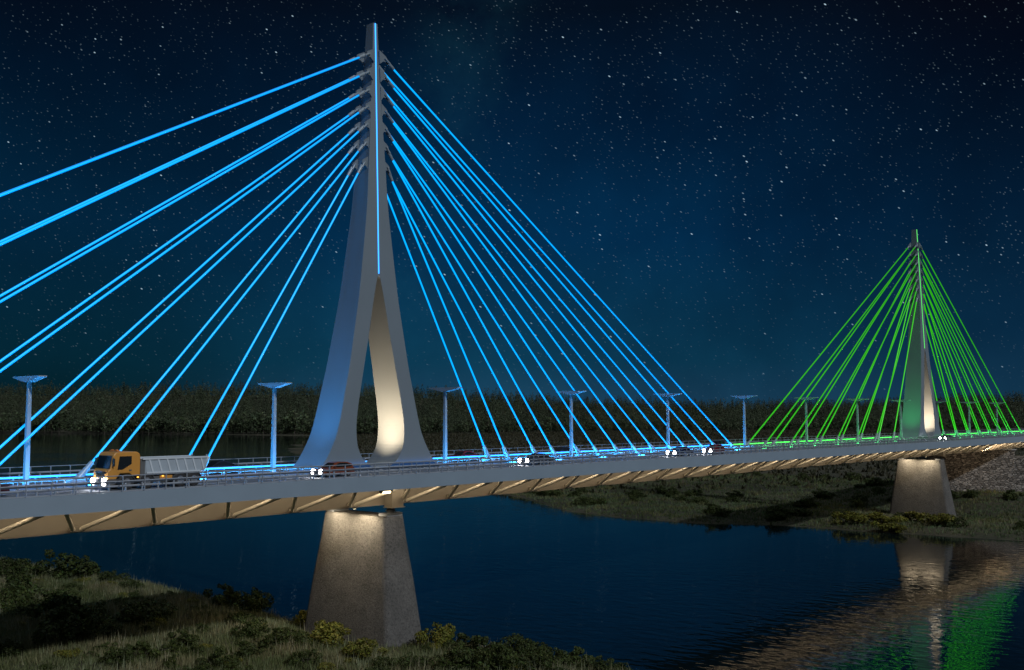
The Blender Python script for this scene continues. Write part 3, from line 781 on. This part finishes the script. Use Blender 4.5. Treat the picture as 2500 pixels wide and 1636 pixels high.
def dump_truck():
    o = thing('dump_truck', 'orange cab dump truck with grey tipper body and glaring headlights', 'dump truck', (3.9,-7.6,0))
    hw = 1.5
    # cab : side outline (x,z), front at x = 0
    side = [(.0,1.0),(.0,1.95),(.22,2.1),(.52,3.45),(.75,3.72),(3.0,3.75),(3.32,3.55),(3.4,3.2),(3.4,1.35),(2.6,1.35),(2.25,1.62),(1.25,1.62),(.8,1.0)]
    m = MB(); m.prism(side, 'y', -hw, hw)
    cab = m.build('cab', M['orange'], o)
    bv = cab.modifiers.new('bevel','BEVEL'); bv.width = .09; bv.segments = 2; bv.limit_method = 'ANGLE'
    # windscreen, proud of the sloping front
    def on_front(z): return .22+(z-2.1)/(3.45-2.1)*.30
    m = MB(); za, zb = 2.15, 3.38
    m.add([(on_front(za)-.05,-1.36,za),(on_front(za)-.05,1.36,za),(on_front(zb)-.05,1.25,zb),(on_front(zb)-.05,-1.25,zb),
           (on_front(za)+.05,-1.36,za),(on_front(za)+.05,1.36,za),(on_front(zb)+.05,1.25,zb),(on_front(zb)+.05,-1.25,zb)],
          [(0,1,2,3),(4,7,6,5),(0,4,5,1),(1,5,6,2),(2,6,7,3),(3,7,4,0)])
    m.build('windscreen', M['glass'], o)
    for s in (-1,1):
        d = MB(); d.prism([(.95,1.72),(2.55,1.72),(2.55,3.4),(1.0,3.4),(.78,2.2)], 'y', s*(hw-.02), s*(hw+.02)); dr = d.build('door', M['orange'], o)
        d = MB(); d.prism([(.98,2.02),(1.3,2.15),(2.42,2.75),(2.42,3.32),(1.12,3.32)] if False else [(.95,2.0),(1.5,2.02),(2.42,2.55),(2.42,3.32),(1.15,3.32)], 'y', s*(hw+.021), s*(hw+.05)); d.build('side_window', M['glass'], dr)
        d = MB(); d.cbox((2.3,s*(hw+.05),1.93),(.26,.06,.12)); d.build('handle', M['chassis'], dr)
        d = MB(); d.cbox((.42,s*(hw+.28),2.75),(.12,.28,.75)); d.tube((.5,s*hw,3.2),(.42,s*(hw+.28),3.1),.03,.03,5); d.build('mirror', M['dark'], o)
    m = MB()
    m.cbox((-.02,0,1.78),(.07,2.0,.13)); m.cbox((-.02,0,1.55),(.07,1.8,.10)); m.cbox((-.02,0,1.36),(.07,1.8,.08)); gr = m.build('grille', M['dark'], o)
    cu = bpy.data.curves.new('badge','FONT'); cu.body = 'IVECO'; cu.size = .24; cu.extrude = .01; cu.align_x = 'CENTER'; cu.align_y = 'CENTER'
    tmp = bpy.data.objects.new('badge', cu); COL.objects.link(tmp)
    me = bpy.data.meshes.new_from_object(tmp.evaluated_get(bpy.context.evaluated_depsgraph_get())); bpy.data.objects.remove(tmp)
    me.transform(Matrix.Translation((-.07,0,1.78))@Matrix.Rotation(-PI/2,4,'Z')@Matrix.Rotation(PI/2,4,'X')); me.materials.append(M['rim'])
    link('lettering', me, gr)
    m = MB(); m.prism([(-.18,.45),(-.18,1.05),(.05,1.12),(.8,1.12),(.8,.62),(.3,.45)], 'y', -hw, hw); bp = m.build('bumper', M['chassis'], o)
    for s in (-1,1):
        m = MB(); m.tube((-.185,s*1.08,.85),(-.26,s*1.08,.85),.37,.35,16); m.build('headlight', M['head'], o)
    m = MB(); m.tube((1.4,-.45,3.78),(1.4,-.45,3.96),.16,.14,10); m.tube((1.4,.45,3.78),(1.4,.45,3.96),.16,.14,10); m.cbox((1.4,0,3.84),(.3,1.6,.10)); m.build('beacon_bar', M['amber_off'], o)
    m = MB(); m.box(.8,10.6,-.55,.55,.75,1.2); m.box(3.45,3.95,-hw+.1,hw-.1,.9,2.9); m.box(4.2,6.6,-hw+.15,-.56,.6,1.2); m.box(4.2,6.6,.56,hw-.15,.6,1.2); m.build('chassis', M['chassis'], o)
    m = MB(); m.box(5.6,7.0,-hw+.06,-hw+.145,.72,1.25); m.build('tool_locker', M['orange'], o)
    for s in (-1,1):
        for x in (3.15,5.9):
            m = MB(); m.cbox((x,s*(hw-.0),1.2),(.18,.06,.12)); m.build('marker_light', M['amber'], o)
    for x in (2.05,4.2,7.95,9.55):
        for s in (-1,1):
            wheel(o, x, s*(hw-.24), .74, .48)
            m = MB()
            for k in range(9):
                a0, a1 = PI*k/9, PI*(k+1)/9
                m.add([(x+.86*math.cos(a0),s*(hw-.5),.70+.78*math.sin(a0)),(x+.86*math.cos(a1),s*(hw-.5),.70+.78*math.sin(a1)),(x+.86*math.cos(a1),s*hw,.70+.78*math.sin(a1)),(x+.86*math.cos(a0),s*hw,.70+.78*math.sin(a0))],[(0,1,2,3)])
            f = m.build('mudguard', M['chassis'], o); sd = f.modifiers.new('solid','SOLIDIFY'); sd.thickness = .04
    # tipper body
    b = MB()
    out = [(4.05,1.5),(10.1,1.5),(10.9,1.85),(11.05,3.0),(3.95,3.0)]
    for s in (-1,1): b.prism(out, 'y', s*(hw-.08), s*hw)
    b.prism([(4.0,1.42),(10.1,1.42),(10.98,1.8),(10.9,1.9),(10.05,1.52),(4.0,1.52)], 'y', -hw+.08, hw-.08)
    b.box(3.95,4.05,-hw+.08,hw-.08,1.52,3.0); b.prism([(10.9,1.85),(10.98,1.85),(11.05,3.0),(10.97,3.0)], 'y', -hw+.08, hw-.08)
    body = b.build('tipper_body', M['tipper'], o)
    m = MB()
    for s in (-1,1):
        m.prism([(3.6,2.9),(11.1,2.9),(11.1,3.08),(3.6,3.08)], 'y', s*(hw+.003), s*(hw+.12))
        m.prism([(4.05,1.5),(10.15,1.5),(10.15,1.66),(4.05,1.66)], 'y', s*(hw+.003), s*(hw+.10))
        for k in range(7):
            x = 4.25+k*.98; m.prism([(x+.42,1.665),(x+.60,1.665),(x+.20,2.895),(x+.02,2.895)], 'y', s*(hw+.003), s*(hw+.09))
    m.prism([(3.3,2.98),(4.0,2.98),(4.0,3.06),(3.3,3.06)], 'y', -hw+.1, hw-.1)
    m.build('rib', M['tipper_rib'], body)
    m = MB()
    for s in (-1,1): m.tube((11.0,s*(hw-.1),3.08),(11.0,s*(hw-.1),3.25),.09,.09,8)
    m.build('hinge', M['tipper'], body)
    return o
M['amber_off'] = paint('beacon_amber', (.55,.20,.05), .3)
dump_truck()

# ------------------------------------------------------------------ cars
def car(loc, rz, colour, label, kind='hatch', head=True):
    mt = paint('car_paint_'+kind, colour, .25, .2, .05, 1)
    o = thing('car', label, 'car', loc, rz)
    hw = 1.02
    if kind == 'hatch': low = [(0,.35),(.05,.78),(.25,.92),(1.45,1.05),(4.75,1.12),(4.95,1.0),(5.0,.4)]; roof = [(1.35,1.04),(2.2,1.66),(2.6,1.74),(4.1,1.72),(4.7,1.5),(4.85,1.1)]; ax = (.95,4.05)
    else: low = [(0,.35),(.05,.72),(.3,.86),(1.75,1.0),(5.1,1.05),(5.9,1.0),(6.0,.4)]; roof = [(1.65,.99),(2.7,1.56),(3.1,1.64),(4.1,1.62),(5.2,1.04)]; ax = (1.1,4.75)
    m = MB(); base = [(low[-1][0],low[-1][1])]
    m.prism(low+[(low[-1][0]-.1,.28),(.1,.28)], 'y', -hw, hw)
    body = m.build('body', mt, o); bv = body.modifiers.new('bevel','BEVEL'); bv.width = .10; bv.segments = 3; bv.limit_method = 'ANGLE'
    # cabin narrows towards the roof
    def nar(z): return hw-.06-.28*max(0,(z-1.0)/.75)
    m = MB(); n_ = len(roof)
    vs = [(x,-nar(z),z) for x,z in roof]+[(x,nar(z),z) for x,z in roof]
    m.add(vs, [tuple(range(n_)), tuple(range(n_,2*n_))[::-1]]+[(k,k+1,n_+k+1,n_+k) for k in range(n_-1)])
    cab = m.build('cabin', mt, o)
    for s in (-1,1):
        g = MB()
        ins = [(x+(.32 if i < n_/2 else -.22),z-.1 if z > 1.3 else z+.07) for i,(x,z) in enumerate(roof)]
        ins = [(x,z) for x,z in ins]
        cut = (ins[0][0]+ins[-1][0])/2
        vs = [(x,s*(nar(z)+.015),z) for x,z in ins]
        g.add(vs, [tuple(range(len(vs)))]); f = g.build('side_window', M['glass'], cab)
        sd = f.modifiers.new('solid','SOLIDIFY'); sd.thickness = .02
    for nm, i, j in (('windscreen',0,1),('rear_window',n_-2,n_-1)):
        (xa,za),(xb,zb) = roof[i],roof[j]; dx, dz = xb-xa, zb-za; nl = math.hypot(dx,dz); nxn, nzn = -dz/nl*.015, dx/nl*.015
        q = []
        for t in (.12,.9):
            x, z = xa+dx*t+nxn, za+dz*t+nzn; w = nar(z)-.1; q += [(x,-w,z),(x,w,z)]
        g = MB(); g.add([q[0],q[1],q[3],q[2]],[(0,1,2,3)]); f = g.build(nm, M['glass'], cab); sd = f.modifiers.new('solid','SOLIDIFY'); sd.thickness = .02
    for x in ax:
        for s in (-1,1): wheel(o, x, s*(hw-.13), .36, .26)
    for s in (-1,1):
        m = MB()
        if head: m.tube((-.06,s*.70,.66),(.12,s*.70,.66),.30,.30,14); m.build('headlight', M['head'], o)
        else: m.cbox((.03,s*.72,.66),(.1,.4,.16)); m.build('headlight', M['rim'], o)
        m = MB(); m.cbox((low[-1][0]-.02,s*.8,.85),(.08,.3,.2)); m.build('tail_light', M['tail'], o)
        m = MB(); m.cbox((roof[0][0]+.55,s*(hw+.1),1.18),(.14,.22,.16)); m.build('mirror', mt, o)
    m = MB(); m.cbox((0.0,0,.5),(.08,1.2,.18)); m.build('grille', M['dark'], o)
    return o
car((30.7,-7.6,0),0,(.19,.050,.022),'orange red hatchback with lit headlights passing in front of the near pylon','hatch')
car((68.6,-7.6,0),0,(.05,.055,.075),'dark sedan with lit headlights on the near lanes, nearest the near pylon','sedan')
car((108.9,-7.6,0),0,(.015,.02,.06),'dark blue sedan with lit headlights near the middle of the span','sedan')
car((121.3,-7.6,0),0,(.16,.02,.025),'dark red hatchback with lit headlights following the blue sedan','hatch')
car((250.8,-7.6,0),0,(.05,.05,.06),'dark car with glaring headlights in front of the distant pylon','sedan')
car((-11.2,-7.6,0),0,(.05,.012,.02),'dark maroon car half cut off at the left frame edge','sedan')
car((30.8,7.4,0),PI,(.02,.02,.03),'black car on the far lanes seen behind the dump truck','sedan',False)
car((75.5,7.4,0),PI,(.20,.03,.04),'dark red car on the far lanes right of the near pylon','sedan',False)
car((100.5,7.4,0),PI,(.02,.02,.03),'black car on the far lanes behind the middle blue cables','sedan',False)
car((155.0,7.4,0),PI,(.02,.022,.05),'dark car on the far lanes where blue cables end','hatch',False)

# ------------------------------------------------------------------ lamps: one seen, the rest assumed or added for their light
def light(name, typ, loc, target, energy, color, **kw):
    l = bpy.data.lights.new(name, typ); l.energy = energy; l.color = color
    for k, v in kw.items(): setattr(l, k, v)
    o = bpy.data.objects.new(name, l); COL.objects.link(o); o.location = loc
    o.rotation_euler = (Vector(target)-Vector(loc)).to_track_quat('-Z','Y').to_euler(); return o
def strip(name, xa, xb, y, z, dirv, width, rad, color):
    """linear light along X: rectangle area lamp with radiance rad"""
    a = bpy.data.lights.new(name,'AREA'); a.shape = 'RECTANGLE'; a.size = xb-xa; a.size_y = width
    a.energy = rad*PI*(xb-xa)*width; a.color = color
    o = bpy.data.objects.new(name, a); COL.objects.link(o); o.location = ((xa+xb)/2,y,z)
    zc = -Vector(dirv).normalized(); xc = Vector((1,0,0)); yc = zc.cross(xc)
    o.rotation_euler = Matrix((xc,yc,zc)).transposed().to_euler(); return o
WARM = (1,.79,.52); BLUE = (.035,.42,1); GREEN = (.10,1,.24)
xs = -70
while xs < 420:
    strip('assumed_girder_wash', xs, xs+34.9, -8.9, -1.26, (0,.72,-.69), .22, 17, WARM); xs += 35  # assumed warm strips, fixtures unseen, added to light the girder web
for xa, xb, c, r in ((-70,34,BLUE,125),(56,149,BLUE,125),(151,244,GREEN,32),(266,420,GREEN,32)):
    for y in (-2.7,2.7): strip('added_median_wash', xa, xb, y, .17, (0,-.25*(1 if y > 0 else -1),1), .22, r, c)  # added strips that cast the light the visible LED lines are too weak for
def assumed_flood(loc, target, label, lamp_energy, color, lens, angle=80, blend=.6, size=.5, rad=.15):
    o = thing('floodlight', label, 'floodlight', loc)  # assumed lamp: housing and lens are made up round the beam
    d = (Vector(target)-Vector(loc)).normalized(); b = MB()
    b.tube(-d*.42, d*.02, size*.72, size, 12); b.build('housing', M['chassis'], o)
    e = MB(); e.tube(d*.021, d*.05, size*.86, size*.86, 14); e.build('lens', lens, o)
    l = bpy.data.lights.new('flood_beam','SPOT'); l.energy = lamp_energy; l.color = color; l.spot_size = math.radians(angle); l.spot_blend = blend; l.shadow_soft_size = rad
    lo = bpy.data.objects.new('flood_beam', l); COL.objects.link(lo); lo.parent = o; lo.location = d*.3
    lo.rotation_euler = d.to_track_quat('-Z','Y').to_euler()
    return o
M['lens_blue'] = glow('assumed_flood_lens_blue', BLUE, 3); M['lens_green'] = glow('assumed_flood_lens_green', GREEN, 3)  # glowing lenses of the assumed coloured floodlights
for cx, c, lens, e in ((PX[0],(.10,.44,1),M['lens_blue'],8000),(PX[1],GREEN,M['lens_green'],7500)):
    w = 'near pylon' if cx < 100 else 'distant pylon'
    assumed_flood((cx-13.6,0,.6),(cx-7.6,0,24.6),f'assumed coloured floodlight on the median washing the left side of the {w}',e,c,lens,112,1.0,.3,.2)  # no fixture seen here; assumed from the colour on the pylon's left side
    assumed_flood((cx-1.3,0,.55),(cx+3.2,0,10.5),f'assumed warm floodlight at the foot of the {w} opening',24000,(1,.68,.40),M['warm'],112,1.0,.3)  # assumed unseen lamp, added to brighten the inner face of the opening
    for q in (-1,1):
        assumed_flood((cx-4.7,q*3.0,-4.6),(cx-3.7,q*3.0,-9.5),f'assumed warm floodlight under the deck washing the {w} pier, {"nearer" if q < 0 else "farther"} of two',2900,WARM,M['warm'],158,.5,.2,.3)  # assumed pair, no fixtures seen, added to brighten the pier face
o = thing('floodlight', 'bright warm lamp glowing under the deck edge above the near pier', 'floodlight', (38.0,-11.75,-1.95))
m = MB(); m.prism([(-.12,.3),(.22,.3),(.22,-.02),(.02,-.10),(-.12,.06)], 'x', -.95, .95); m.tube((-.5,.05,.28),(-.5,.05,.75),.05,.05,6); m.tube((.5,.05,.28),(.5,.05,.75),.05,.05,6); m.build('housing', M['chassis'], o)
m = MB(); m.prism([(-.17,.12),(-.125,.14),(-.125,.05),(.0,-.12),(-.06,-.17),(-.17,-.02)], 'x', -.62, .62); m.build('lens', M['warm'], o)
l = bpy.data.lights.new('flood_beam','SPOT'); l.energy = 500; l.color = WARM; l.spot_size = math.radians(110); l.spot_blend = .8; l.shadow_soft_size = .3
lo = bpy.data.objects.new('flood_beam', l); COL.objects.link(lo); lo.parent = o; lo.location = (.2,.3,-.35); lo.rotation_euler = Vector((.65,.65,-.5)).to_track_quat('-Z','Y').to_euler()

assumed_flood((292,-7.2,-4.7),(312,-2,-9),'assumed warm floodlight under the deck washing the stone abutment wall',4200,(1,.70,.42),M['warm'],120,.8,.2)  # assumed lamp, added to lift the dark upper wall
for k in ('cable_blue','cable_green','head','amber','warm','lens_blue','lens_green'): M[k].cycles.emission_sampling = 'NONE'
# ------------------------------------------------------------------ render settings
SC.render.engine = 'CYCLES'
SC.view_settings.view_transform = 'Standard'; SC.view_settings.look = 'None'
SC.view_settings.exposure = 0; SC.view_settings.gamma = 1; SC.view_settings.use_curve_mapping = False
SC.cycles.max_bounces = 5; SC.cycles.diffuse_bounces = 2; SC.cycles.glossy_bounces = 3; SC.cycles.transparent_max_bounces = 4
SC.cycles.sample_clamp_indirect = 4.0; SC.cycles.caustics_reflective = False; SC.cycles.caustics_refractive = False
SC.cycles.use_denoising = True
